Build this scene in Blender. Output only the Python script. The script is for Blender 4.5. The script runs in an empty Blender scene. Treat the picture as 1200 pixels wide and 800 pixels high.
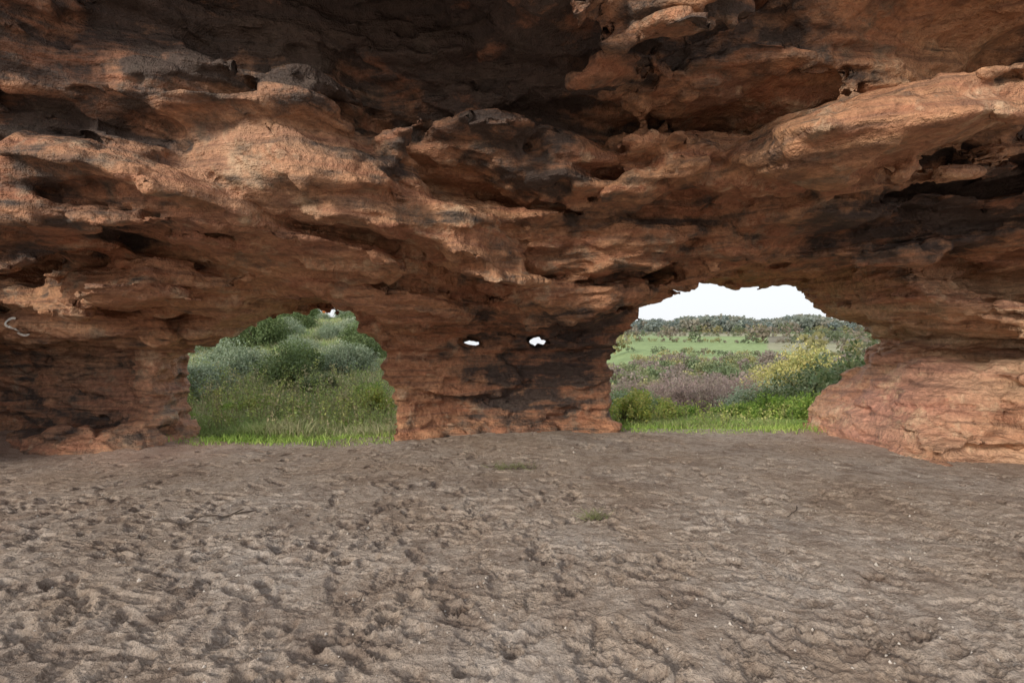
import bpy, math, time, gc, resource
import numpy as np
from mathutils import Vector
from mathutils.bvhtree import BVHTree
t00=time.time()
def rep(s): print(s,round(time.time()-t00,1),'s  maxrss',resource.getrusage(resource.RUSAGE_SELF).ru_maxrss//1024,'MB',flush=True)
rng=np.random.default_rng(7)
scene=bpy.context.scene
scene.view_settings.view_transform='Standard'
scene.view_settings.look='None'
scene.view_settings.exposure=0
# ---------------------------------------------------------------- noise
TB=rng.random((64,64,64)).astype(np.float32)*2-1
CH=200000
def chunked(fn):
    def g(p,*a,**k):
        if len(p)<=CH: return fn(p,*a,**k)
        return np.concatenate([fn(p[i:i+CH],*a,**k) for i in range(0,len(p),CH)])
    return g
@chunked
def vn(p):
    p=np.asarray(p,np.float32)
    i=np.floor(p).astype(np.int32); f=(p-i).astype(np.float32)
    u=f*f*(3-2*f); i&=63; j=(i+1)&63
    x0,y0,z0=i[:,0],i[:,1],i[:,2]; x1,y1,z1=j[:,0],j[:,1],j[:,2]
    ux,uy,uz=u[:,0],u[:,1],u[:,2]
    def L(a,b,t): return a+(b-a)*t
    return L(L(L(TB[x0,y0,z0],TB[x1,y0,z0],ux),L(TB[x0,y1,z0],TB[x1,y1,z0],ux),uy),
             L(L(TB[x0,y0,z1],TB[x1,y0,z1],ux),L(TB[x0,y1,z1],TB[x1,y1,z1],ux),uy),uz)
@chunked
def fbm(p,o=4,g=0.5):
    a=1;s=0;n=0;q=np.asarray(p,np.float32)
    for k in range(o):
        s=s+a*vn(q+np.float32(k*17.3)); n+=a; a*=g; q=q*np.float32(2.03)
    return (s/n).astype(np.float32)
def n2(x,y,sc,o=3,seed=0.):
    p=np.stack([np.ravel(x).astype(np.float32)*sc,np.ravel(y).astype(np.float32)*sc,np.full(np.size(x),seed+0.37,np.float32)],1)
    return fbm(p,o).reshape(np.shape(x))
R1=rng.random((32,32,32,8)).astype(np.float32)
@chunked
def slabs(p,k=14.):
    p=np.asarray(p,np.float32)
    i=np.floor(p).astype(np.int32); num=np.zeros(len(p),np.float32); den=np.full(len(p),1e-12,np.float32)
    for a in (-1,0,1):
        for b in (-1,0,1):
            for c in (-1,0,1):
                q=i+np.array([a,b,c],np.int32); r=R1[q[:,0]&31,q[:,1]&31,q[:,2]&31]
                d=p-q.astype(np.float32)-r[:,:3]
                w=np.exp(-k*(d*d).sum(1))
                o=(r[:,3]*2-1)+((r[:,4:7]*2-1)*d).sum(1)*1.3
                num+=w*o; den+=w
    return num/den
def sst(a,b,x):
    t=np.clip((x-a)/(b-a),0,1); return t*t*(3-2*t)
def mesh(name,V,F,mats,smooth=True):
    me=bpy.data.meshes.new(name); V=np.asarray(V,np.float32); F=np.asarray(F,np.int32)
    k=F.shape[1]
    me.vertices.add(len(V)); me.vertices.foreach_set('co',V.ravel())
    me.loops.add(F.size); me.loops.foreach_set('vertex_index',F.ravel())
    me.polygons.add(len(F)); me.polygons.foreach_set('loop_start',np.arange(0,F.size,k,dtype=np.int32))
    me.polygons.foreach_set('use_smooth',np.full(len(F),smooth))
    me.update(calc_edges=True)
    for m in mats: me.materials.append(m)
    return me
def obj(name,me,loc=(0,0,0),parent=None):
    o=bpy.data.objects.new(name,me); scene.collection.objects.link(o); o.location=loc
    if parent: o.parent=parent
    return o
def attr(me,name,C):
    a=me.color_attributes.new(name,'FLOAT_COLOR','POINT')
    C=np.asarray(C,np.float32)
    if C.shape[1]==3: C=np.concatenate([C,np.ones((len(C),1),np.float32)],1)
    a.data.foreach_set('color',C.ravel())
# ---------------------------------------------------------------- node helpers
class NT:
    def __init__(s,name):
        s.m=bpy.data.materials.new(name); s.m.use_nodes=True; s.t=s.m.node_tree; s.t.nodes.clear()
    def n(s,ty,ins=None,**kw):
        x=s.t.nodes.new(ty)
        for k,v in kw.items(): setattr(x,k,v)
        for k,v in (ins or {}).items():
            if isinstance(v,bpy.types.NodeSocket): s.t.links.new(v,x.inputs[k])
            else:
                if x.inputs[k].type=='RGBA' and len(v)==3: v=(*v,1)
                x.inputs[k].default_value=v
        return x
    def mix(s,f,a,b,mode='MIX'):
        x=s.t.nodes.new('ShaderNodeMix'); x.data_type='RGBA'; x.blend_type=mode
        for i,v in ((0,f),(6,a),(7,b)):
            if isinstance(v,bpy.types.NodeSocket): s.t.links.new(v,x.inputs[i])
            else: x.inputs[i].default_value=v if i==0 else (*v[:3],1)
        return x.outputs[2]
    def math(s,op,a,b=0.,c=None):
        x=s.t.nodes.new('ShaderNodeMath'); x.operation=op
        for i,v in enumerate((a,b) if c is None else (a,b,c)):
            if isinstance(v,bpy.types.NodeSocket): s.t.links.new(v,x.inputs[i])
            else: x.inputs[i].default_value=v
        return x.outputs[0]
    def ramp(s,f,st):
        x=s.t.nodes.new('ShaderNodeValToRGB'); s.t.links.new(f,x.inputs[0])
        e=x.color_ramp.elements
        while len(e)<len(st): e.new(0.5)
        for q,(p,c) in zip(e,st):
            q.position=p; q.color=(c,c,c,1) if not hasattr(c,'__len__') else (*c,1)
        return x.outputs[0]
    def noise(s,vec,sc,det=5,rough=0.6,dist=0.):
        return s.n('ShaderNodeTexNoise',{'Vector':vec,'Scale':sc,'Detail':det,'Roughness':rough,'Distortion':dist}).outputs[0]
    def out(s,sh):
        o=s.t.nodes.new('ShaderNodeOutputMaterial'); s.t.links.new(sh,o.inputs[0]); return s.m
# ---------------------------------------------------------------- materials
def rock_mat():
    t=NT('sandstone')
    pos=t.n('ShaderNodeNewGeometry').outputs['Position']
    at=t.n('ShaderNodeAttribute',attribute_name='mask'); sep=t.n('ShaderNodeSeparateColor',{'Color':at.outputs['Color']})
    soot,tan,red=sep.outputs[0],sep.outputs[1],sep.outputs[2]  # first channel holds soot stain and painted shade together
    st=t.n('ShaderNodeMapping',{'Vector':pos,'Rotation':(0.12,-0.16,0.3),'Scale':(0.6,0.6,4.5)}).outputs[0]
    st2=t.n('ShaderNodeMapping',{'Vector':pos,'Rotation':(0.35,0.3,0.3),'Scale':(1.2,1.2,16.)}).outputs[0]
    b=t.noise(st,1.3,4,0.6,0.8); c=t.noise(st2,1.0,3,0.6); d=t.noise(pos,16,4,0.7)
    e=t.noise(pos,3.0,6,0.70)
    col=t.mix(t.ramp(b,[(0.35,0),(0.62,1)]),(0.42,0.185,0.105),(0.60,0.33,0.185))
    col=t.mix(t.math('MULTIPLY',tan,0.85),col,(0.74,0.54,0.36))
    col=t.mix(t.math('MULTIPLY',red,0.75),col,(0.62,0.32,0.255))
    col=t.mix(t.ramp(c,[(0.36,0.6),(0.50,0.)]),col,(0.19,0.105,0.075))
    col=t.mix(t.ramp(e,[(0.53,0),(0.68,0.8)]),col,(0.76,0.55,0.37))
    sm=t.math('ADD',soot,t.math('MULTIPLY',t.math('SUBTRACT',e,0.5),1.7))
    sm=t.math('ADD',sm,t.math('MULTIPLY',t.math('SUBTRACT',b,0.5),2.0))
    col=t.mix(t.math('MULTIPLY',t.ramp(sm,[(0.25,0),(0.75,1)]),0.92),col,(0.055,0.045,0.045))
    col=t.mix(0.8,col,t.ramp(d,[(0.25,0.45),(0.7,1.3)]),'MULTIPLY')
    h=t.math('ADD',t.math('MULTIPLY',c,0.8),t.math('MULTIPLY',d,0.9))
    h=t.math('ADD',h,t.math('MULTIPLY',e,2.0))
    bp=t.n('ShaderNodeBump',{'Strength':1.0,'Distance':0.055,'Height':h}).outputs[0]
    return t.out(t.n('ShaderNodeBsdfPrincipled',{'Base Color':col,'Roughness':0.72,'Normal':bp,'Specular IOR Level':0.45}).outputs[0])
def sand_mat():
    t=NT('trampled_sand')
    pos=t.n('ShaderNodeNewGeometry').outputs['Position']
    at=t.n('ShaderNodeAttribute',attribute_name='mask'); sep=t.n('ShaderNodeSeparateColor',{'Color':at.outputs['Color']})
    a=t.noise(pos,0.7,3,0.6); b=t.noise(pos,9,5,0.7); c=t.noise(pos,60,4,0.75)
    col=t.mix(t.ramp(a,[(0.35,0),(0.65,1)]),(0.54,0.43,0.345),(0.66,0.58,0.515))
    col=t.mix(t.ramp(b,[(0.38,0.6),(0.56,0)]),col,(0.30,0.22,0.165))
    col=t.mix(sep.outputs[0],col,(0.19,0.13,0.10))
    col=t.mix(t.math('MULTIPLY',sep.outputs[1],0.55),col,(0.56,0.36,0.28))
    col=t.mix(0.8,col,t.ramp(c,[(0.3,0.45),(0.7,1.3)]),'MULTIPLY')
    h=t.math('ADD',t.math('MULTIPLY',b,1.1),t.math('MULTIPLY',c,0.8))
    bp=t.n('ShaderNodeBump',{'Strength':1.0,'Distance':0.030,'Height':h}).outputs[0]
    return t.out(t.n('ShaderNodeBsdfPrincipled',{'Base Color':col,'Roughness':0.95,'Normal':bp,'Specular IOR Level':0.15}).outputs[0])
def leaf_mat(name,trans=0.35):
    t=NT(name)
    at=t.n('ShaderNodeAttribute',attribute_name='col').outputs['Color']
    d=t.n('ShaderNodeBsdfPrincipled',{'Base Color':at,'Roughness':0.6,'Specular IOR Level':0.25}).outputs[0]
    tr=t.n('ShaderNodeBsdfTranslucent',{'Color':t.mix(0.3,at,(0.3,0.36,0.06))}).outputs[0]
    return t.out(t.n('ShaderNodeMixShader',{0:trans,1:d,2:tr}).outputs[0])
def terrain_mat():
    t=NT('grassland')
    pos=t.n('ShaderNodeNewGeometry').outputs['Position']
    at=t.n('ShaderNodeAttribute',attribute_name='col').outputs['Color']
    a=t.noise(pos,0.5,6,0.7); b=t.noise(pos,0.03,5,0.6)
    col=t.mix(0.8,at,t.ramp(a,[(0.3,0.6),(0.7,1.35)]),'MULTIPLY')
    col=t.mix(0.5,col,t.ramp(b,[(0.3,0.7),(0.7,1.25)]),'MULTIPLY')
    bp=t.n('ShaderNodeBump',{'Strength':0.8,'Distance':0.2,'Height':a}).outputs[0]
    return t.out(t.n('ShaderNodeBsdfPrincipled',{'Base Color':col,'Roughness':0.95,'Normal':bp,'Specular IOR Level':0.1}).outputs[0])
def flat_mat(name,c,rough=0.9,sc=20.):
    t=NT(name); pos=t.n('ShaderNodeNewGeometry').outputs['Position']
    n=t.noise(pos,sc,4,0.6); col=t.mix(0.6,c,t.ramp(n,[(0.3,0.5),(0.7,1.3)]),'MULTIPLY')
    return t.out(t.n('ShaderNodeBsdfPrincipled',{'Base Color':col,'Roughness':rough}).outputs[0])
M_rock=rock_mat(); M_sand=sand_mat(); M_leaf=leaf_mat('foliage'); M_ter=terrain_mat()
M_bark=flat_mat('bark',(0.13,0.10,0.08)); M_stone=flat_mat('pebble_stone',(0.55,0.5,0.45)); M_chalk=flat_mat('white_paint',(0.8,0.79,0.75),0.8,60)
# ---------------------------------------------------------------- cave shape
CAMH=1.5; HZ=410.
def W3(px,py,y): return np.array([(px-600)/600*y,y,CAMH+(HZ-py)/600*y],np.float32)
def Wall(x):
    return np.interp(x,[-11,-9,-6.5,-5.2,-4,-2,-1,0,2,4,6,8,10,12],[8.3,8.5,8.2,7.5,7.3,8.0,8.6,8.9,8.9,8.8,8.7,8.3,7.4,6.6])
def Lip(x): return np.interp(x,[-11,-8,-5.5,-4,-2.6,-1.2,0,1.3,2.3,4,5.5,7,9,12],[2.0,2.0,2.0,2.15,2.15,1.9,1.9,2.0,2.5,2.7,2.7,2.45,2.3,2.2])
def Slope(x): return np.interp(x,[-11,-7,-4,-1,1,3,6,12],[1.0,1.05,1.2,1.05,0.95,0.72,0.75,0.85])
def Ceil(x,y):
    d=np.maximum(Wall(x)-y,0)
    g=np.interp(d,[0,1,2,3,4,5,6,9],[0,.42,.95,1.5,2.0,2.35,2.75,3.6])
    c=Lip(x)+g*Slope(x)
    G=lambda cx,cy,rx,ry,a:a*np.exp(-((x-cx)/rx)**2-((y-cy)/ry)**2)
    c=c+G(-1.5,4.3,1.6,0.55,0.8)+G(2.6,4.1,1.6,0.5,0.4)+G(-4.4,4.8,0.9,0.9,-0.4)+G(3.6,6.3,1.4,.7,.35)
    s=(x+1.7)*0.93-(y-4.8)*0.37
    c=c-0.50*sst(0.06,-0.06,s)*sst(-4.6,-3.2,x)*sst(4.5,4.8,y)*sst(8.2,7.0,y)
    s2=(x-0.2)*0.35-(y-5.4)*0.93
    c=c-0.42*sst(0.08,-0.06,s2)*sst(-0.4,0.3,x)*sst(8.6,7.4,y)
    s3=(y-5.0)-0.12*(x-3)
    c=c-0.34*sst(-0.06,0.08,s3)*sst(2.2,3.0,x)*sst(8.4,7,y)
    return c
h=0.062
f32=np.float32
gx=np.arange(-11.2,12.2,h,dtype=f32); gy=np.arange(2.3,11.2,h,dtype=f32); gz=np.arange(-0.4,6.0,h,dtype=f32)
def poly_sd(px,pz,pts):
    d=np.full(px.shape,1e9); ins=np.zeros(px.shape,bool); n=len(pts)
    for i in range(n):
        a=pts[i]; b=pts[(i+1)%n]; e=b-a
        wx,wz=px-a[0],pz-a[1]; t=np.clip((wx*e[0]+wz*e[1])/(e@e),0,1)
        d=np.minimum(d,(wx-e[0]*t)**2+(wz-e[1]*t)**2)
        c=((a[1]>pz)!=(b[1]>pz))&(px<(b[0]-a[0])*(pz-a[1])/(b[1]-a[1]+1e-12)+a[0]); ins^=c
    return (np.where(ins,-1,1)*np.sqrt(d)).astype(f32)
def P(l,D): return np.array([[(a-600)/600*D,CAMH+(HZ-b)/600*D] for a,b in l])
XX,ZZ=np.meshgrid(gx,gz,indexing='ij')
LO=poly_sd(XX,ZZ,P([(190,660),(190,545),(164,500),(150,450),(162,416),(192,406),(255,401),(296,376),(330,352),(392,352),(404,378),(428,400),(442,445),(451,515),(451,660)],7.7))
RO=poly_sd(XX,ZZ,P([(722,600),(722,500),(716,430),(731,390),(744,362),(782,338),(830,325),(900,327),(960,322),(980,350),(1010,372),(1055,388),(1072,400),(1040,412),(1010,440),(975,480),(962,515),(962,600)],9.2))
def smin(a,b,k):
    k=f32(k); hh=np.clip((b-a)*(f32(0.5)/k)+f32(0.5),f32(0),f32(1)); return (b+(a-b)*hh-k*hh*(1-hh)).astype(f32)
X2,Y2=np.meshgrid(gx,gy,indexing='ij')
C2=Ceil(X2,Y2).astype(f32); Wl=Wall(gx).astype(f32)
rec=(0.38*sst(1.58,1.48,gz[None,:]-0.03*np.sin(gx*0.7)[:,None])-0.22*sst(0.35,0.0,gz)[None,:]-0.25*sst(1.5,2.6,gz)[None,:]).astype(f32)
nx,ny,nz=len(gx),len(gy),len(gz)
F=np.empty((nx,ny,nz),f32); Band=np.zeros((nx,ny,nz),bool)
def ell(X,Y,Z,c,r,rot=0,tx=0,flat=False):
    dx=X-f32(c[0]);dy=Y-f32(c[1]);dz=Z-f32(c[2])-f32(tx)*dx; cr,sr=f32(math.cos(rot)),f32(math.sin(rot))
    a=(dx*cr+dy*sr)/f32(r[0]); b=(dy*cr-dx*sr)/f32(r[1])
    if flat:
        ang=np.arctan2(b,a); rad=np.sqrt(a*a+b*b)*(1+.10*np.sin(3*ang+c[0]*2)+.07*np.sin(7*ang+c[2]*5))
        return np.maximum((rad-1)*f32(min(r[0],r[1])),np.abs(dz)-f32(r[2])).astype(f32)
    return ((np.sqrt(a**2+b**2+(dz/f32(r[2]))**2)-1)*f32(min(r))).astype(f32)
ELL=[((6.95,8.3,0.1),(1.5,1.2,1.25),.1,.12,0,0),((8.0,7.7,.3),(1.35,1.15,1.2),0,.1,.1,0),((9.0,7.4,.9),(1.4,1.1,.66),0,.1,.1,0),((7.0,7.8,0),(2.0,1.1,.42),0,.12,0,0),
     ((7.9,7.6,.55),(1.5,1.1,.16),.1,.05,.12,1),((8.3,7.5,1.1),(1.35,1.05,.14),.1,.05,.1,1),
     ((-4.75,7.4,0),(.55,.45,.3),0,.15,0,0),((-6.1,7.9,0),(1.5,.5,.35),0,.15,0,0)]
for px,py,y,r,ro,tx in [(330,120,5.0,(1.0,.65,.13),.2,-.12),(300,165,5.05,(1.2,.85,.13),.1,-.06),(350,205,5.35,(1.4,.95,.2),-.1,-.1),(230,250,5.8,(1.6,1.,.2),.2,.05),(470,270,6.2,(1.3,1.2,.2),-.3,-.25),
     (1130,120,4.6,(1.2,.85,.15),.1,.15),(760,105,4.9,(1.1,.7,.13),0,-.1),(900,150,5.2,(1.5,.8,.16),.1,.12),(850,235,6.3,(1.7,1.,.18),0,-.2),(1080,220,6.1,(1.6,.9,.18),0,.1),(650,220,6.1,(1.1,1.,.18),.2,-.25),
     (1060,350,8.5,(1.5,1.1,.2),0,-.02),(1150,385,7.9,(1.3,1.1,.12),0,.03),(1130,360,7.8,(1.2,1.0,.1),0,.0),(1000,300,8.1,(1.6,1.,.2),0,.08),(90,330,7.5,(1.5,1.,.25),0,0),(260,330,6.8,(1.2,.9,.22),.3,-.1),(60,385,7.9,(1.7,.8,.16),0,.03)]:
    ELL.append((W3(px,py,y),r,ro,.03,tx,1))
for i0 in range(0,nx,40):
    s=slice(i0,min(nx,i0+40)); X=gx[s][:,None,None]; Y=gy[None,:,None]; Z=gz[None,None,:]
    A=(Z-C2[s][:,:,None])*f32(0.87)
    B=(Y-(Wl[s][:,None]+rec[s])[:,None,:]).astype(f32)
    A=-smin(-A,-B,0.35)
    A=np.maximum(A,np.maximum(f32(-9.6)-X,X-f32(10.4)))
    for c,r,ro,kk,tx,fl in ELL:
        if c[0]+r[0]+.6<gx[s][0] or c[0]-r[0]-.6>gx[s][-1]: continue
        A=-smin(-A,ell(X,Y,Z,c,r,ro,tx,fl),kk)
    A=smin(A,ell(X,Y,Z,(8.2,7.05,1.6),(1.8,.85,.12),0,.03),.06)
    ym=np.maximum(f32(6.3)-Y,0)*2
    A=smin(A,np.maximum(LO[s][:,None,:],ym),0.16)
    A=smin(A,np.maximum(RO[s][:,None,:],ym),0.16)
    bd=Y-(Wl[s][:,None,None]+f32(1.25)+f32(.15)*np.sin(X*1.7)+f32(.35)*np.maximum(Z-2.5,0)+f32(.6)*(X>7))
    bd=np.maximum(bd,(f32(2.85)+f32(.22)*np.sin(X*1.3))-Y); bd=np.maximum(bd,Z-f32(5.75)+f32(.45)*np.maximum(Y-f32(5.3),0)); bd=np.maximum(bd,np.maximum(f32(-11.0)-X,X-f32(11.9)))  # unseen roof front cut back and rear top lowered to let light in
    F[s]=np.maximum(-A,bd.astype(f32)); Band[s]=(np.abs(A)<0.55)&(bd<0.3)
I,J,K=[a.astype(np.int32) for a in np.nonzero(Band)]; del Band
rep('band %d'%len(I))
nearo=np.minimum(np.abs(LO),np.abs(RO)); inso=np.minimum(LO,RO)
for c0 in range(0,len(I),CH):
    i,j,k=I[c0:c0+CH],J[c0:c0+CH],K[c0:c0+CH]
    p=np.stack([gx[i],gy[j],gz[k]],1)
    q=p+f32(0.14)*np.stack([vn(p*f32(.8)),vn(p*f32(.8)+31),vn(p*f32(.8)+57)],1)
    q[:,2]+=f32(.16)*q[:,0]*np.where(q[:,0]<0,f32(1),f32(-.55))-f32(.1)*q[:,1]
    amp=0.35+0.65*sst(1.2,2.2,p[:,2])
    rgt=sst(5.2,6,p[:,0])*sst(2.6,2.0,p[:,2])
    dsp=0.33*slabs(q/np.array([2.2,1.6,0.6],f32),60)*amp*(1-.6*rgt)
    dsp+=0.15*slabs(q/np.array([1.2,0.9,0.27],f32)+f32(9.3),60)*(0.4+0.6*amp)
    lay=p[:,2]+f32(.08)*p[:,0]-f32(.08)*p[:,1]+f32(.10)*fbm(p*f32(1.1)+3,2)
    dsp+=0.13*vn(np.stack([lay*5.2,lay*0+3,p[:,0]*.25],1))*rgt
    dsp+=0.14*fbm(p*f32(0.9),3)
    dsp*=np.where(p[:,1]>6.9,0.35+0.65*sst(0.0,0.8,nearo[i,k]),1.0)
    v=F[i,j,k]+dsp.astype(f32)
    op=-(inso[i,k]+f32(.10)*fbm(p*f32(2.3),3)+f32(0.06)*slabs(q/np.array([.5,.5,.16],f32),20)+f32(.02))
    v=np.where(p[:,1]>6.4,np.maximum(v,np.minimum(op,(p[:,1]-6.4)*2)),v)
    F[i,j,k]=v
del I,J,K; gc.collect()
for (hx,hy,rw,rh) in ((552,402,12,5.0),(630,400,13,5.5)):
    cx=(hx-600)/600*gy; cz=CAMH+(HZ-hy)/600*gy; r_x=rw/600*9.4; r_z=rh/600*9.4
    xi=np.nonzero(np.abs(gx-(hx-600)/600*9.4)<0.6)[0]; xs=slice(xi[0],xi[-1])
    qx=(gx[xs][:,None]-cx[None,:])/r_x; qz=(gz[None,:]-cz[:,None])/r_z
    qq=(np.sqrt(qx[:,:,None]**2+(qz[None,:,:])**2)-1)*r_z*1.1
    wob=vn(np.stack(np.meshgrid(gx[xs]*9,gy*2,gz*9,indexing='ij'),-1).reshape(-1,3)).reshape(qq.shape)*.03
    qq=qq+wob
    qq[:,gy<8.0,:]=1
    F[xs]=np.maximum(F[xs],-qq.astype(f32))
F[:,:,-1]=1;F[0]=1;F[-1]=1;F[:,0]=1;F[:,-1]=1
def surface_nets(F):
    S=F<0
    c=np.zeros(tuple(s-1 for s in F.shape),np.uint8)
    cs=[(a,b,d) for a in (0,1) for b in (0,1) for d in (0,1)]
    sl=lambda o,n:slice(o,n-1+o)
    for a,b,d in cs: c+=S[sl(a,F.shape[0]),sl(b,F.shape[1]),sl(d,F.shape[2])]
    act=(c>0)&(c<8); idx=np.full(c.shape,-1,np.int32); I,J,K=np.nonzero(act); idx[I,J,K]=np.arange(len(I))
    val={o:F[I+o[0],J+o[1],K+o[2]] for o in cs}
    acc=np.zeros((len(I),3),f32); cnt=np.zeros(len(I),f32)
    for a in cs:
        for ax in range(3):
            if a[ax]==0:
                b=list(a); b[ax]=1; b=tuple(b); va,vb=val[a],val[b]; m=(va<0)!=(vb<0)
                t=np.where(m,va/np.where(m,va-vb,1),0)
                pt=np.tile(np.array(a,f32),(len(I),1)); pt[:,ax]=t
                acc+=pt*m[:,None]; cnt+=m
    V=np.stack([I,J,K],1)+acc/cnt[:,None]
    fs=[]
    m=(S[:-1]!=S[1:]); m[:,0]=m[:,-1]=False; m[:,:,0]=m[:,:,-1]=False
    i,j,k=np.nonzero(m); s=S[i,j,k]; Q=np.stack([idx[i,j-1,k-1],idx[i,j,k-1],idx[i,j,k],idx[i,j-1,k]],1); Q[~s]=Q[~s][:,::-1]; fs.append(Q)
    m=(S[:,:-1]!=S[:,1:]); m[0]=m[-1]=False; m[:,:,0]=m[:,:,-1]=False
    i,j,k=np.nonzero(m); s=S[i,j,k]; Q=np.stack([idx[i-1,j,k-1],idx[i-1,j,k],idx[i,j,k],idx[i,j,k-1]],1); Q[~s]=Q[~s][:,::-1]; fs.append(Q)
    m=(S[:,:,:-1]!=S[:,:,1:]); m[0]=m[-1]=False; m[:,0]=m[:,-1]=False
    i,j,k=np.nonzero(m); s=S[i,j,k]; Q=np.stack([idx[i-1,j-1,k],idx[i,j-1,k],idx[i,j,k],idx[i-1,j,k]],1); Q[~s]=Q[~s][:,::-1]; fs.append(Q)
    return V.astype(f32),np.concatenate(fs)
V,Q=surface_nets(F)
V=V*f32(h)+np.array([gx[0],gy[0],gz[0]],f32)
del F; gc.collect()
lab=np.arange(len(V),dtype=np.int32); E=np.concatenate([Q[:,[0,1]],Q[:,[1,2]],Q[:,[2,3]],Q[:,[3,0]]])
for it in range(400):
    m=np.minimum(lab[E[:,0]],lab[E[:,1]]); new=lab.copy(); np.minimum.at(new,E[:,0],m); np.minimum.at(new,E[:,1],m)
    new=new[new]
    if (new==lab).all(): break
    lab=new
big=np.bincount(lab).argmax(); keepf=(lab[Q]==big).all(1) if np.bincount(lab).max()>.5*len(V) else np.ones(len(Q),bool)
Q=Q[keepf]; used=np.zeros(len(V),bool); used[Q.ravel()]=True; mp=np.cumsum(used)-1; V=V[used]; Q=mp[Q].astype(np.int32)
del E,lab
rep('nets %d %d iters %d'%(len(V),len(Q),it))
def subdiv(V,Q):
    n=len(V); E=np.stack([Q,np.roll(Q,-1,1)],-1).reshape(-1,2); E.sort(axis=1)
    key=E[:,0].astype(np.int64)*n+E[:,1]; uk,inv=np.unique(key,return_inverse=True)
    ev=np.stack([uk//n,uk%n],1); inv=inv.reshape(-1,4)
    EV=(V[ev[:,0]]+V[ev[:,1]])*f32(.5); FV=V[Q].mean(1)
    e0=n; f0=n+len(EV)
    fi=f0+np.arange(len(Q)); out=[]
    for c in range(4):
        out.append(np.stack([Q[:,c],e0+inv[:,c],fi,e0+inv[:,(c-1)%4]],1))
    return np.concatenate([V,EV,FV]).astype(f32),np.concatenate(out).astype(np.int32),
def vnormals(V,Q):
    a=V[Q[:,2]]-V[Q[:,0]]; b=V[Q[:,3]]-V[Q[:,1]]; fn=np.cross(a,b)
    N=np.zeros_like(V)
    for ax in range(3):
        N[:,ax]=np.bincount(Q.ravel(),np.repeat(fn[:,ax],4),len(V))
    return N/(np.linalg.norm(N,axis=1)[:,None]+1e-12)
V,Q=subdiv(V,Q)
N=vnormals(V,Q).astype(f32)
rep('subdiv %d'%len(V))
q=V+f32(.1)*np.stack([vn(V*2),vn(V*2+31),vn(V*2+57)],1)
q[:,2]+=f32(.16)*q[:,0]*np.where(q[:,0]<0,f32(1),f32(-.55))-f32(.1)*q[:,1]
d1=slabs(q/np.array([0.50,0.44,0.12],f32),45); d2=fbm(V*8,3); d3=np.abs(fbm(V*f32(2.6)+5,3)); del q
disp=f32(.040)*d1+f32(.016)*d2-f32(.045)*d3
V2=V+N*disp[:,None]
me2=mesh('sandstone_cave',V2,Q,[M_rock]); n=len(V2)
def blobs(L):
    r=np.zeros(n,f32)
    for px,py,y,rad,a in L:
        dd=((V-W3(px,py,y))**2).sum(1); r+=a*np.exp(-dd/(rad*rad))
    return r
soot_shade_m=0.17+0.20*sst(3.3,4.3,V[:,2])+blobs([(40,80,5,1.6,.7),(100,200,5.5,.9,.4),(430,30,4.4,1.2,.9),(250,40,4.4,.8,.5),(640,70,4.7,1.2,.4),(960,190,6,1.3,.4),(1150,220,6,1.2,.5),(1020,270,7.5,1.3,.5),(1100,290,8,0.8,.4),(620,450,9,1.4,.55),(690,390,8.8,.9,.5),(60,460,8.3,1.6,.45),(560,330,8,.8,.4),(830,40,4.5,.8,.4),(720,300,7.5,.9,.35),(650,180,5.8,.8,.4),(800,200,6,.8,.3)])  # soot stain plus shade painted into the top recess and upper-left corner
soot_shade_m-=blobs([(330,150,5,.9,.7),(500,220,6,1.0,.45),(250,330,6.5,1.1,.35),(1130,110,4.8,.9,.6),(760,110,5,.8,.45),(1080,340,8.6,1.,.6),(1050,450,8.4,1.8,.9),(1180,440,7.8,1.4,.8),(300,390,7.6,.8,.5),(60,385,8.2,.9,.5),(470,450,8.4,.5,.35),(840,300,8.3,.8,.3),(880,150,5.3,.7,.3),(160,440,8,.6,.2)])
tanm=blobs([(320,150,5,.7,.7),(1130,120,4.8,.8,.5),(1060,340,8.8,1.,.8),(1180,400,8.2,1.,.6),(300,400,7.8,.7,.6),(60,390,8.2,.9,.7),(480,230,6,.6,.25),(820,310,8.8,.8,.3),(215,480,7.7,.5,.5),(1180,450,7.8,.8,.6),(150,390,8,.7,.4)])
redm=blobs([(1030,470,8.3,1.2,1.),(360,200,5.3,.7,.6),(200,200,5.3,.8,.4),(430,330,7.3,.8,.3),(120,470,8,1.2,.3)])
lay=V[:,2]+f32(.08)*V[:,0]-f32(.08)*V[:,1]
band_=vn(np.stack([lay*9,lay*0+8,V[:,0]*.3],1))*sst(5.0,6,V[:,0])*sst(2.7,2.2,V[:,2])
tanm=np.clip(tanm+.7*np.maximum(band_,0),0,1); redm=np.clip(redm+.5*np.maximum(-band_,0),0,1)
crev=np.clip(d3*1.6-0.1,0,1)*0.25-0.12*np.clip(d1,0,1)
attr(me2,'mask',np.stack([soot_shade_m+crev,tanm,redm],1))
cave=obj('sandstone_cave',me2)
sel=(V2[Q[:,0],0]<-6)&(V2[Q[:,0],1]<9)&(V2[Q[:,0],1]>6)&(V2[Q[:,0],2]>1)&(V2[Q[:,0],2]<2.4)
bvh=BVHTree.FromPolygons([tuple(v) for v in V2[Q[sel].ravel()].tolist()],[(4*i,4*i+1,4*i+2,4*i+3) for i in range(int(sel.sum()))])
del V,Q,N,V2,d1,d2,d3,disp; gc.collect()
rep('cave')
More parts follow.
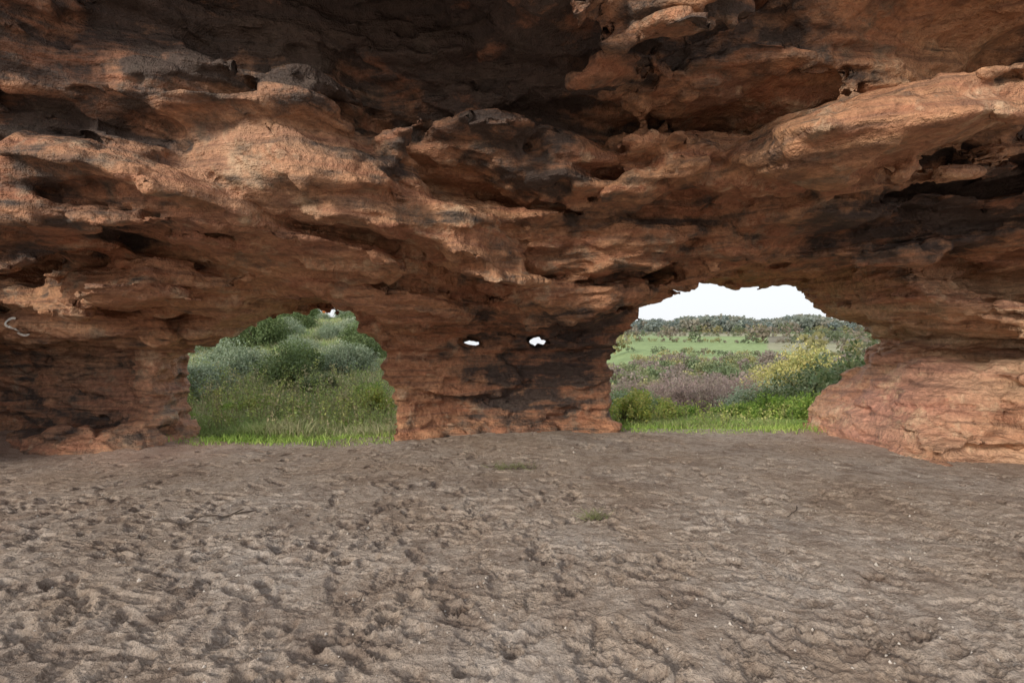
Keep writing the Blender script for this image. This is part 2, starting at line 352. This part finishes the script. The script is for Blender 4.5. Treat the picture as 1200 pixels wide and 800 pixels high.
# ---------------------------------------------------------------- floor
u=np.linspace(-1,1,1000); fx=np.sinh(u*1.9)/np.sinh(1.9)*11.6+0.3
v=np.linspace(0,1,850); fy=np.interp(v,[0,0.05,0.55,0.8,1],[-2,2.0,5.0,7.6,11.0])
GX,GY=[a.astype(f32) for a in np.meshgrid(fx,fy,indexing='ij')]
def floor_base(x,y):
    b=0.05*n2(x,y,0.6,2,3.)+0.06*np.exp(-((x-0.3)/2.2)**2-((y-8.6)/1.0)**2)
    wd=Wall(x)-y
    b=b+0.10*sst(0.9,0.0,wd)*sst(2.6,1.6,np.abs(x+7.4))
    b=b-0.35*sst(0.9,2.2,-wd)
    return b.astype(f32)
H=floor_base(GX,GY)
H+=0.018*n2(GX,GY,2.4,3,1.)+0.004*(1-2*np.abs(n2(GX,GY,9.,3,2.)))+0.008*n2(GX,GY,24.,3,5.)
hol=np.zeros_like(H)
for s in range(3800):
    yy=rng.uniform(1.6,9.0) if s%3 else rng.uniform(1.8,5.5)
    xx=rng.uniform(-1.1,1.1)*(yy+0.6)
    th=rng.normal(0,0.9)+(0.5 if rng.random()<.5 else -0.6); L=rng.uniform(0.10,0.16); Wd=L*rng.uniform(0.34,0.45); dp=rng.uniform(0.007,0.020)
    u_=rng.random()
    if u_<0.45: L=rng.uniform(.02,.05); Wd=L*rng.uniform(.5,.9); dp=rng.uniform(.006,.014)
    elif u_<0.49: L*=.5; Wd=L*.85; dp=.034
    i0,i1=np.searchsorted(fx,[xx-0.3,xx+0.3]); j0,j1=np.searchsorted(fy,[yy-0.3,yy+0.3])
    X=GX[i0:i1,j0:j1]-xx; Y=GY[i0:i1,j0:j1]-yy
    a=(X*math.sin(th)+Y*math.cos(th))/L; b=(X*math.cos(th)-Y*math.sin(th))/Wd
    b=b/(1-0.26*np.exp(-((a+0.25)/0.3)**2))
    r=np.sqrt(a*a+b*b)
    tread=0.4*dp*np.sin(a*L*2*math.pi/0.03)*(r<0.9)*(rng.random()<0.7)
    pit=sst(1.12,0.85,r)
    H[i0:i1,j0:j1]+= -dp*pit*(0.85+0.3*a)+tread*pit+0.35*dp*np.exp(-((r-1.2)/0.12)**2)
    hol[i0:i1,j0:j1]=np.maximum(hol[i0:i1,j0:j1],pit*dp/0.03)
idx=np.arange(len(fx)*len(fy),dtype=np.int32).reshape(len(fx),len(fy))
FQ=np.stack([idx[:-1,:-1],idx[1:,:-1],idx[1:,1:],idx[:-1,1:]],-1).reshape(-1,4)
fm=mesh('cave_floor',np.stack([GX,GY,H],-1).reshape(-1,3),FQ,[M_sand])
redf=np.clip(sst(1.6,0.1,Wall(GX)-GY)*(sst(-3.5,-5.5,GX)+sst(4.5,6.,GX))+0.25*sst(-3,-6,GX)+0.2*sst(3,7,GX),0,1)
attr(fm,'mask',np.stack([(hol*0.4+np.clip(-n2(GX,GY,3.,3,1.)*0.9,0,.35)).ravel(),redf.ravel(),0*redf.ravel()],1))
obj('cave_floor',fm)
del GX,GY,FQ,hol,redf; gc.collect()
rep('floor')
def floorz(x,y):
    i=min(max(np.searchsorted(fx,x),0),len(fx)-1); j=min(max(np.searchsorted(fy,y),0),len(fy)-1); return float(H[i,j])
def floorza(x,y):
    i=np.clip(np.searchsorted(fx,x),0,len(fx)-1); j=np.clip(np.searchsorted(fy,y),0,len(fy)-1); return np.where((y<10.8)&(np.abs(x)<11),H[i,j],-9)
# ---------------------------------------------------------------- terrain
def T(x,y):
    x=np.asarray(x,float); y=np.asarray(y,float)
    a=x/np.maximum(y,0.5)
    right=np.interp(y,[8,9.5,10.5,13,18,25,40,60,100,140,200,300,420,560,700,1200,4000],[-.15,-.12,-.02,-.3,-.95,-1.7,-2.8,-3.2,-2.2,.3,3.8,9.5,15,21,34,44,30])
    mid=np.interp(y,[8,9.5,10.5,14,20,40,100,4000],[-.15,-.12,-.1,-.4,-1.2,-3.5,-6,-6])
    left=np.interp(y,[8,8.8,10,12,16,22,30,45,84,300,4000],[-.15,-.08,0.,.1,.95,2.1,3.2,4.4,6.4,8,8])
    wr=sst(0.10,0.24,a); wl=sst(-0.16,-0.30,a)
    z=mid+(right-mid)*wr; z=z+(left-z)*wl
    z=z+n2(x,y,0.12,3,9.)*0.35*sst(10,16,y)*sst(80,60,y)
    return np.where(y<8.2,-0.15,z)
th=np.concatenate([np.linspace(-math.pi,-1.0,60,endpoint=False),np.linspace(-1.0,1.1,420,endpoint=False),np.linspace(1.1,math.pi,60)])
rr=np.concatenate([[0.05],np.geomspace(3,4000,330)])
TH,RR=np.meshgrid(th,rr,indexing='ij'); TX=RR*np.sin(TH); TY=RR*np.cos(TH); TZ=T(TX,TY)
idx=np.arange(TX.size).reshape(TX.shape)
tf=np.stack([idx[:-1,:-1],idx[:-1,1:],idx[1:,1:],idx[1:,:-1]],-1).reshape(-1,4)[:,::-1]
tm=mesh('ground',np.stack([TX,TY,TZ],-1).reshape(-1,3),tf,[M_ter])
x,y=TX.ravel(),TY.ravel()
C=np.tile([0.17,0.19,0.085],(len(x),1))
fid=(np.floor(x/110+0.25*np.sin(y/120))*2+3*np.searchsorted([215,300,400,480],y)).astype(int)%6
fc=np.array([[0.30,0.35,0.19],[0.18,0.25,0.11],[0.34,0.33,0.22],[0.16,0.21,0.11],[0.25,0.32,0.16],[0.22,0.20,0.15]])
far=y>110; C[far]=fc[fid[far]]; C[(y>110)&(y<300)&(x<y*.5)]=[0.27,0.35,0.16]
C[y>560]=[0.15,0.17,0.15]
C[y<8]=[0.45,0.36,0.28]  # unseen ground behind the camera, made sandy to bounce warm light inside
attr(tm,'col',C); obj('ground',tm)
# ---------------------------------------------------------------- plants
def quads(c,a,b):
    V=np.stack([c-a,c+b,c+a,c-b],1).reshape(-1,3); F=np.arange(len(V)).reshape(-1,4); return V,F
def rvec(n):
    v=rng.normal(size=(n,3)); return v/np.linalg.norm(v,axis=1)[:,None]
def sticks(p0,p1,r0,r1):
    d=p1-p0; d/=np.linalg.norm(d,axis=1)[:,None]+1e-9
    u=np.cross(d,[0.3,0.2,1.0]); u/=np.linalg.norm(u,axis=1)[:,None]+1e-9; w=np.cross(d,u)
    Vs=[]
    for (pp,r) in ((p0,r0),(p1,r1)):
        for k in range(3):
            an=k*2*math.pi/3; Vs.append(pp+(u*math.cos(an)+w*math.sin(an))*np.reshape(r,(-1,1)))
    V=np.stack(Vs,1); n=len(p0); F=[]
    b=np.arange(n)[:,None]*6
    for k in range(3):
        k2=(k+1)%3; F.append(b+np.array([k,k2,3+k2,3+k]))
    return V.reshape(-1,3),np.concatenate(F)
def make_bush(name,rad,ht,nl,leaf,cols,lumps=16,sparse=0.0,elong=1.6,twig=60,bark=(0.12,0.09,0.07),stem=0.0):
    lc=rvec(lumps)*rng.uniform(0.35,0.8,(lumps,1)); lc[:,2]=np.abs(lc[:,2])*0.9+0.1
    lc=lc*np.array([rad,rad,ht*0.72]); lr=rng.uniform(0.25,0.5,lumps)*min(rad,ht*0.8)
    k=rng.integers(0,lumps,nl); dd=rvec(nl); rr=rng.random(nl)**(0.38)
    c=lc[k]+dd*(lr[k]*rr)[:,None]*np.array([1,1,.85])
    c+=0.06*rad*rvec(nl); c[:,2]=np.maximum(c[:,2],0.02)+stem
    cl=vn(c*3.1/max(rad,1)+5); 
    keep=cl>-0.55+sparse; c=c[keep];k=k[keep]; m=len(c); 
    a=rvec(m)*leaf*elong*rng.uniform(.6,1.3,(m,1))/2; b=np.cross(a,rvec(m)); b*=(leaf*0.5/ (np.linalg.norm(b,axis=1)+1e-9)*rng.uniform(.5,1,m))[:,None]
    V,F=quads(c,a,b)
    cols=np.array(cols); ci=(k+rng.integers(0,2,m))%len(cols); CC=cols[ci]*rng.uniform(.6,1.4,(m,1))
    CC=np.repeat(CC,4,0)
    t=rng.integers(0,lumps,twig); e=lc[t]+rvec(twig)*lr[t][:,None]*0.9; e[:,2]=np.abs(e[:,2])+stem
    base=rng.normal(size=(twig,3))*[rad*.1,rad*.1,0]; mid=base*0.5+e*0.5+rvec(twig)*rad*0.1; mid[:,2]=np.maximum(mid[:,2],0.05)
    S1,G1=sticks(base,mid,np.full(twig,0.02*rad),np.full(twig,0.012*rad)); S2,G2=sticks(mid,e,np.full(twig,0.012*rad),np.full(twig,0.003*rad))
    VV=np.concatenate([V,S1,S2]); FF=np.concatenate([F,G1+len(V),G2+len(V)+len(S1)])
    CA=np.concatenate([CC,np.tile(bark,(len(S1)+len(S2),1))])
    me=mesh(name,VV,FF,[M_leaf],smooth=False); attr(me,'col',CA); return me
G_dark=[(0.14,0.20,0.09),(0.18,0.25,0.11),(0.23,0.29,0.14),(0.11,0.16,0.07)]
G_grey=[(0.28,0.35,0.25),(0.35,0.42,0.31),(0.22,0.29,0.20),(0.41,0.46,0.34)]
G_yel=[(0.50,0.52,0.13),(0.38,0.47,0.12),(0.60,0.57,0.19),(0.28,0.38,0.10)]
G_lime=[(0.36,0.52,0.11),(0.27,0.43,0.10),(0.47,0.59,0.16),(0.19,0.31,0.08)]
G_oliv=[(0.44,0.42,0.16),(0.53,0.48,0.19),(0.33,0.35,0.13),(0.60,0.52,0.22)]
G_purp=[(0.33,0.23,0.23),(0.39,0.28,0.27),(0.26,0.19,0.19),(0.31,0.26,0.22)]
bm={}
bm['gorse_bush']=[make_bush('gorse_bush',1.3,1.5,16000,0.045,G_grey,22) for _ in range(2)]
bm['hawthorn_bush']=[make_bush('hawthorn_bush',1.5,2.0,15000,0.06,G_dark,22) for _ in range(2)]
bm['willow_tree']=[make_bush('willow_tree',2.2,3.4,20000,0.08,G_oliv,26,stem=0.3)]
bm['bramble_bush']=[make_bush('bramble_bush',0.9,0.9,7000,0.05,G_lime,14,0.15) for _ in range(2)]
bm['sapling']=[make_bush('sapling',0.7,1.5,2200,0.055,G_yel,10,0.35,twig=60)]
bm['bare_thicket']=[make_bush('bare_thicket',2.4,2.6,15000,0.035,G_purp,18,0.1,elong=7,twig=700,bark=(0.30,0.23,0.23))]
bm['elder_bush']=[make_bush('elder_bush',1.2,1.7,9000,0.05,[(0.20,0.28,0.15),(0.30,0.35,0.20),(0.14,0.20,0.10),(0.40,0.40,0.24)],14,0.3,twig=160)]
def put(kind,px,y,s=1.,sz=None,dz=0.):
    x=(px-600)/600*y; o=obj(kind,bm[kind][rng.integers(0,len(bm[kind]))],(x,y,float(T(x,y))-0.08*s+dz)); o.rotation_euler=(0,0,rng.uniform(0,6.28)); o.scale=(s,s,sz or s*rng.uniform(.85,1.15)); return o
for kind,px,y,s in [('gorse_bush',240,13.5,.9),('gorse_bush',200,13,1.),('gorse_bush',285,15.5,.9),('hawthorn_bush',340,14.5,.85),('elder_bush',372,13.5,.6),('gorse_bush',405,16,.8),('hawthorn_bush',300,20,1.),('gorse_bush',392,22,.6),('hawthorn_bush',425,18,.8),
  ('gorse_bush',330,23,.9),('gorse_bush',270,21,1.2),('hawthorn_bush',345,27,.9),('hawthorn_bush',310,28,1.2),('gorse_bush',425,26,1.2),('hawthorn_bush',245,24,1.4),('gorse_bush',200,22,1.5),('hawthorn_bush',435,32,1.3),('gorse_bush',335,34,1.2),('gorse_bush',160,18,1.4),('sapling',438,11.5,.85),('sapling',290,11.5,.5),('sapling',400,11.8,.5),('bramble_bush',425,13,.7),('bramble_bush',310,12,.55),('bramble_bush',265,11.3,.5),('bramble_bush',350,11.5,.4),('bramble_bush',228,10.4,.45),('hawthorn_bush',470,24,1.),('gorse_bush',355,19,.6),('gorse_bush',410,40,1.2),('hawthorn_bush',355,45,1.2),('gorse_bush',380,33,.5),('hawthorn_bush',372,60,.9)]:
    put(kind,px,y,s)
for kind,px,y,s in [('sapling',733,10.8,.95),('sapling',756,11.6,1.1),('sapling',776,12.6,.9),('bramble_bush',800,13.5,.7),('bramble_bush',870,12.3,.8),('bramble_bush',925,12.2,1.05),('bramble_bush',850,14,.9),('bramble_bush',965,11.4,1.1),('elder_bush',905,14.5,1.0),('elder_bush',950,14,1.3),('elder_bush',1000,12.6,1.5),('hawthorn_bush',1010,15.5,1.4),('hawthorn_bush',1050,14,1.5),('gorse_bush',930,17.5,1.3),('gorse_bush',895,17,1.1),
  ('bare_thicket',800,25,1.15),('bare_thicket',850,26,1.2),('bare_thicket',765,28,1.05),('bare_thicket',825,21,.8),('bare_thicket',875,22,.85),('willow_tree',930,22,1.1),('willow_tree',908,27,.95),('willow_tree',975,26,1.2),('hawthorn_bush',745,20,.9),('gorse_bush',738,16,.8),('hawthorn_bush',760,36,1.3),('gorse_bush',790,38,1.5),('hawthorn_bush',830,42,1.5),('gorse_bush',870,44,1.6),('hawthorn_bush',905,48,1.6),('gorse_bush',940,46,1.6),('hawthorn_bush',990,40,1.7),('gorse_bush',725,40,1.3),('hawthorn_bush',755,15,.45),('elder_bush',1040,11.8,1.9),('elder_bush',1075,12.4,2.0),('hawthorn_bush',1020,24,1.8),('gorse_bush',810,33,1.2),('bare_thicket',740,34,1.0)]:
    put(kind,px,y,s)
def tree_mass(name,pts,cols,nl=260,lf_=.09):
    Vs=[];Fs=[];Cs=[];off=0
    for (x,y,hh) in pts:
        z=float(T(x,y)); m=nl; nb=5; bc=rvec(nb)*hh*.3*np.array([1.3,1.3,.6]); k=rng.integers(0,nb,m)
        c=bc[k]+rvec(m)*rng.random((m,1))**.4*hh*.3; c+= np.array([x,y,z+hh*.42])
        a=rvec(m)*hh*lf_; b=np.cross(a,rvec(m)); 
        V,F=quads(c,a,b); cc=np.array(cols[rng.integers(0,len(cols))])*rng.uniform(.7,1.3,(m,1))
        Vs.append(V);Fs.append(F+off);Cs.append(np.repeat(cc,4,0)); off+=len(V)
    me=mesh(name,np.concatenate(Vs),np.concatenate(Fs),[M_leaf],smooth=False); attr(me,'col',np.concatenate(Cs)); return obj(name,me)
pts=[]
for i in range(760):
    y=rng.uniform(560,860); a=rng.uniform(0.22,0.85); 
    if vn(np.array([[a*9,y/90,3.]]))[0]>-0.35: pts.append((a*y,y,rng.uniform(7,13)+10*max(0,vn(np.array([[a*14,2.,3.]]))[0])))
tree_mass('distant_woodland',pts,[(0.22,0.25,0.23),(0.26,0.27,0.24),(0.29,0.27,0.23),(0.20,0.24,0.24),(0.25,0.28,0.25)],120,.11)  # pale bluish-grey colours carry painted aerial haze
pts=[]
for yy,a0,a1 in ((138,.2,.8),(215,.2,.8),(300,.2,.8),(400,.22,.8),(480,.3,.8)):
    a=a0
    while a<a1:
        a+=rng.uniform(0.5,1.2)*2.0/yy
        if rng.random()<.88: pts.append((a*yy,yy+12*math.sin(a*9)+rng.normal()*1.0,rng.uniform(1.6,2.8) if rng.random()<.90 else rng.uniform(5,10)))
tree_mass('hedgerow',pts,[(0.15,0.18,0.12),(0.19,0.21,0.13),(0.24,0.20,0.17),(0.30,0.27,0.14)],90)
pts=[]
for i in range(330):
    y=rng.uniform(48,118); a=rng.uniform(.18,.8); 
    if vn(np.array([[a*12,y/12,8.]]))[0]>-.35: pts.append((a*y,y,rng.uniform(1.1,2.6)*(1+y/240)))
tree_mass('scrub_thicket',pts,[(0.18,0.23,0.13),(0.26,0.29,0.16),(0.31,0.25,0.23),(0.41,0.39,0.20),(0.29,0.23,0.22)],300,.06)
def grass(name,N,reg,hmin,hmax,w,cols,seed=0,thr=-.6):
    x,y=reg(N); z=np.maximum(T(x,y),floorza(x,y))
    ok=vn(np.stack([x*0.9,y*0.9,np.full(len(x),seed+.5)],1))>thr+0.3*rng.normal(size=len(x)); x,y,z=x[ok],y[ok],z[ok]; m=len(x)
    b=np.stack([x,y,z-0.03],1); hh=rng.uniform(hmin,hmax,m)*(0.6+0.5*(vn(b*1.3)+1)/1)
    lean=rng.normal(size=(m,3))*[0.45,0.45,0]; up=np.array([0,0,1.])
    an=rng.uniform(0,6.28,m); s=np.stack([np.cos(an),np.sin(an),0*an],1)*np.reshape(w*rng.uniform(.6,1.4,m)*(1+y/25),(-1,1))
    p1=b+(up*0.55+lean*0.3)*hh[:,None]; p2=b+(up*0.95+lean)*hh[:,None]
    V=np.stack([b-s,b+s,p1+s*.8,p1-s*.8,p2+s*.12,p2-s*.12],1).reshape(-1,3); k=np.arange(m)[:,None]*6
    F=np.concatenate([k+[0,1,2,3],k+[3,2,4,5]]); cols=np.array(cols); cl=np.clip((vn(b*.8+40)+1)/2*len(cols)+rng.normal(size=m)*.9,0,len(cols)-1).astype(int)
    cc=cols[cl]*rng.uniform(.65,1.3,(m,1))
    me=mesh(name,V,F,[M_leaf],smooth=False); attr(me,'col',np.repeat(cc,6,0)); return obj(name,me)
def regL(N):
    y=9.0+rng.random(N)**1.6*24; a=rng.uniform(-.75,-.18,N); return a*y,y
def regL0(N):
    y=8.0+rng.random(N)**.7*3; return rng.uniform(-6.6,-1.9,N),y
def regR(N):
    y=10.1+rng.random(N)**1.8*26; a=rng.uniform(.12,.85,N); return a*y,y
def regR0(N):
    y=9.1+rng.random(N)**.6*1.9; return rng.uniform(2.0,6.2,N),y
gcols=[(0.34,0.46,0.18),(0.43,0.50,0.23),(0.50,0.51,0.29),(0.57,0.53,0.35),(0.36,0.43,0.20),(0.27,0.37,0.14)]
lime=[(0.38,0.56,0.13),(0.30,0.48,0.11),(0.48,0.62,0.18)]
grass('bank_grass',60000,regL,.06,.26,.006,gcols,1)
grass('bank_grass',15000,regL0,.04,.15,.006,lime,2,-.3)
grass('slope_grass',45000,regR,.05,.20,.007,[(0.38,0.56,0.14),(0.30,0.46,0.14),(0.45,0.53,0.20),(0.45,0.46,0.25),(0.28,0.37,0.14)],3)
grass('slope_grass',9000,regR0,.04,.14,.006,lime,2,-.2)
def weeds(name,N,reg,cols,hh=(.4,1.)):
    Vs=[];Fs=[];Cs=[];off=0
    x,y=reg(N); z=T(x,y)
    for i in range(N):
        H_=rng.uniform(*hh); tip=np.array([x[i]+rng.normal()*.12,y[i]+rng.normal()*.12,z[i]+H_]); b=np.array([x[i],y[i],z[i]-.05])
        V,F=sticks(b[None],tip[None],np.array([.005]),np.array([.002])); Vs.append(V);Fs.append(F+off);off+=len(V); Cs.append(np.tile((0.3,0.25,0.15),(len(V),1)))
        m=int(26*H_)+6; t=rng.uniform(.25,1,m)[:,None]; c=b+(tip-b)*t+rvec(m)*.06*np.array([1,1,.4]); a=rvec(m)*.03; bb=np.cross(a,rvec(m))*.6
        V,F=quads(c,a,bb); Vs.append(V);Fs.append(F+off);off+=len(V); Cs.append(np.repeat(np.array(cols[rng.integers(0,len(cols))])*rng.uniform(.6,1.4,(m,1)),4,0))
    me=mesh(name,np.concatenate(Vs),np.concatenate(Fs),[M_leaf],smooth=False); attr(me,'col',np.concatenate(Cs)); return obj(name,me)
weeds('tall_weeds',620,lambda N:((lambda y:(rng.uniform(-.72,-.2,N)*y,y))(rng.uniform(9.2,14,N))),[(0.52,0.55,0.20),(0.38,0.47,0.16),(0.55,0.48,0.30),(0.30,0.38,0.14)],(.25,.85))
weeds('tall_weeds',260,lambda N:((lambda y:(rng.uniform(.16,.62,N)*y,y))(rng.uniform(10.4,15,N))),[(0.50,0.58,0.16),(0.38,0.52,0.13),(0.57,0.57,0.24)],(.2,.5))
# ---------------------------------------------------------------- small floor things
def pebbles(N):
    Vs=[];Fs=[];off=0
    bx=np.array([[1,0,0],[-1,0,0],[0,1,0],[0,-1,0],[0,0,1],[0,0,-1]],float); bf=np.array([[0,2,4],[2,1,4],[1,3,4],[3,0,4],[2,0,5],[1,2,5],[3,1,5],[0,3,5]])
    for i in range(N):
        y=rng.uniform(2.2,8.4); x=rng.uniform(-.95,.95)*y; s=rng.uniform(.003,.010)*(1+ (rng.random()<.04)*1.0)
        V=bx*s*rng.uniform(.5,1.3,(6,3))+rng.normal(size=(6,3))*s*.15+[x,y,floorz(x,y)+s*.4]; Vs.append(V);Fs.append(bf+off);off+=6
    return obj('pebbles',mesh('pebbles',np.concatenate(Vs),np.concatenate(Fs),[M_stone],smooth=False))
pebbles(900)
def twig(px,py,L,ang,r=.005,curve=.15):
    y=CAMH/((py-HZ)/600); x=(px-600)/600*y; pts=[];
    for t in np.linspace(-.5,.5,9):
        xx=x+math.cos(ang)*t*L-math.sin(ang)*curve*L*(t*t*2); yy=y+math.sin(ang)*t*L+math.cos(ang)*curve*L*t*t*2; pts.append([xx,yy,floorz(xx,yy)+.012])
    pts=np.array(pts); a,b=pts[:-1],pts[1:]; sb=pts[5]; a=np.concatenate([a,[sb]]); b=np.concatenate([b,[sb+[.12*L,.2*L,.02]]])
    V,F=sticks(a,b,np.full(len(a),r),np.full(len(a),r*.9)); obj('twig',mesh('twig',V,F,[M_bark]))
twig(262,603,.55,.35,.008,.3); twig(215,612,.4,.2); twig(600,548,.5,.1); twig(575,545,.3,-.5); twig(930,600,.3,.8); twig(700,607,.25,.3); twig(420,700,.12,1.1,.003)
def tuft(px,py,N,s):
    y=CAMH/((py-HZ)/600); x=(px-600)/600*y; b=np.stack([x+rng.normal(size=N)*s,y+rng.normal(size=N)*s*.5,np.full(N,floorz(x,y))],1)
    tip=b+rvec(N)*[.12,.12,0]+[0,0,.03]; tip[:,2]+=rng.random(N)*.06; V,F=sticks(b,tip,np.full(N,.003),np.full(N,.001))
    me=mesh('grass_tuft',V,F,[M_leaf],smooth=False); attr(me,'col',np.tile((0.26,0.28,0.13),(len(V),1))); obj('grass_tuft',me)
tuft(600,546,90,.15); tuft(695,606,50,.08)
# ---------------------------------------------------------------- graffiti on left wall
def paint(path,x0,z0,s):
    pts=[]
    for a,b in path:
        r=bvh.ray_cast(Vector((x0+a*s,5.0,z0+b*s)),Vector((0,1,0)))
        if r[0]: pts.append(np.array(r[0])+[0,-.02,0])
    if len(pts)<3: return
    pts=np.array(pts); d=np.gradient(pts,axis=0); pr=np.stack([-d[:,2],0*d[:,0],d[:,0]],1); pr/=np.linalg.norm(pr,axis=1)[:,None]+1e-9
    V=np.concatenate([pts-pr*.016,pts+pr*.016]); m=len(pts); F=np.array([[i,i+1,m+i+1,m+i] for i in range(m-1)])
    return V,F
tt=np.linspace(0,1,24)
S_=[(0.45*math.cos(math.pi*0.25+t*2*math.pi*.7),0.5+0.45*math.sin(math.pi*.25+t*2*math.pi*.7)) for t in tt]+[(0.45*math.cos(math.pi*.5-t*2*math.pi*.7),-0.4+0.45*math.sin(math.pi*.5-t*2*math.pi*.7)) for t in tt]
r_=paint(S_,-6.95,1.82,.13)
if r_: obj('graffiti',mesh('graffiti',r_[0],r_[1],[M_chalk]))
# ---------------------------------------------------------------- walker in orange jacket on top of the bank
M_or=flat_mat('orange_jacket',(0.85,0.18,0.03)); M_tr=flat_mat('dark_trousers',(0.04,0.045,0.06)); M_sk=flat_mat('skin',(0.5,0.3,0.22))
def walker(px,y):
    x=(px-600)/600*y; J=[(0,0,.95),(0,0,1.2),(0,0,1.45),(0,0,1.56),(0,0,1.72),(.2,0,1.42),(.27,.05,1.15),(.25,-.12,.92),(-.2,0,1.42),(-.27,-.05,1.15),(-.25,.1,.92),(.1,0,.9),(.13,-.1,.5),(.12,.1,.08),(.12,-.08,.04),(-.1,0,.9),(-.12,-.12,.5),(-.12,-.15,.08),(-.12,-.32,.04)]
    E=[(0,1),(1,2),(2,3),(3,4),(2,5),(5,6),(6,7),(2,8),(8,9),(9,10),(0,11),(11,12),(12,13),(13,14),(0,15),(15,16),(16,17),(17,18)]
    R=[.16,.17,.16,.06,.1,.08,.055,.04,.08,.055,.04,.1,.07,.05,.045,.1,.07,.05,.045]
    me=bpy.data.meshes.new('walker'); me.from_pydata(J,E,[]); o=obj('walker',me,(x,y,float(T(x,y))-.02))
    m=o.modifiers.new('k','SKIN')
    for i,r in enumerate(R): me.skin_vertices[0].data[i].radius=(r,r*.8)
    me.skin_vertices[0].data[0].use_root=True
    o.modifiers.new('s','SUBSURF').levels=1
    e=bpy.data.meshes.new_from_object(o.evaluated_get(bpy.context.evaluated_depsgraph_get())); o.modifiers.clear(); o.data=e
    for mt in (M_or,M_tr,M_sk): e.materials.append(mt)
    for p_ in e.polygons:
        zc=p_.center.z; p_.material_index=2 if zc>1.54 else (0 if zc>.85 else 1); p_.use_smooth=True
walker(379,84)
# ---------------------------------------------------------------- light
w=bpy.data.worlds.new('World'); scene.world=w; w.use_nodes=True; nt=w.node_tree
sky=nt.nodes.new('ShaderNodeTexSky'); sky.sky_type='NISHITA'; sky.sun_disc=False
EL=20; AZ=218
sky.sun_elevation=math.radians(EL); sky.sun_rotation=math.radians(AZ); sky.air_density=1.0; sky.dust_density=4.0; sky.ozone_density=1.0
mx=nt.nodes.new('ShaderNodeMix'); mx.data_type='RGBA'; mx.inputs[0].default_value=0.85; mx.inputs[7].default_value=(7.1,7.25,7.5,1)
nt.links.new(sky.outputs[0],mx.inputs[6])
bg=nt.nodes['Background']; nt.links.new(mx.outputs[2],bg.inputs[0]); bg.inputs[1].default_value=0.15
sl=bpy.data.lights.new('sun','SUN'); sl.energy=2.6; sl.angle=math.radians(10); sl.color=(1,.91,.78)
so=bpy.data.objects.new('sun',sl); scene.collection.objects.link(so)
az=math.radians(AZ); d=Vector((math.sin(az)*math.cos(math.radians(EL)),math.cos(az)*math.cos(math.radians(EL)),math.sin(math.radians(EL))))
so.rotation_euler=d.to_track_quat('Z','Y').to_euler(); so.location=d*30
cam=bpy.data.cameras.new('camera'); cam.lens=18; cam.sensor_width=36; cam.clip_end=9000; cam.clip_start=.05
co=bpy.data.objects.new('camera',cam); scene.collection.objects.link(co); co.location=(0,0,CAMH); co.rotation_euler=(math.radians(90+0.95),0,0); scene.camera=co
rep('done')
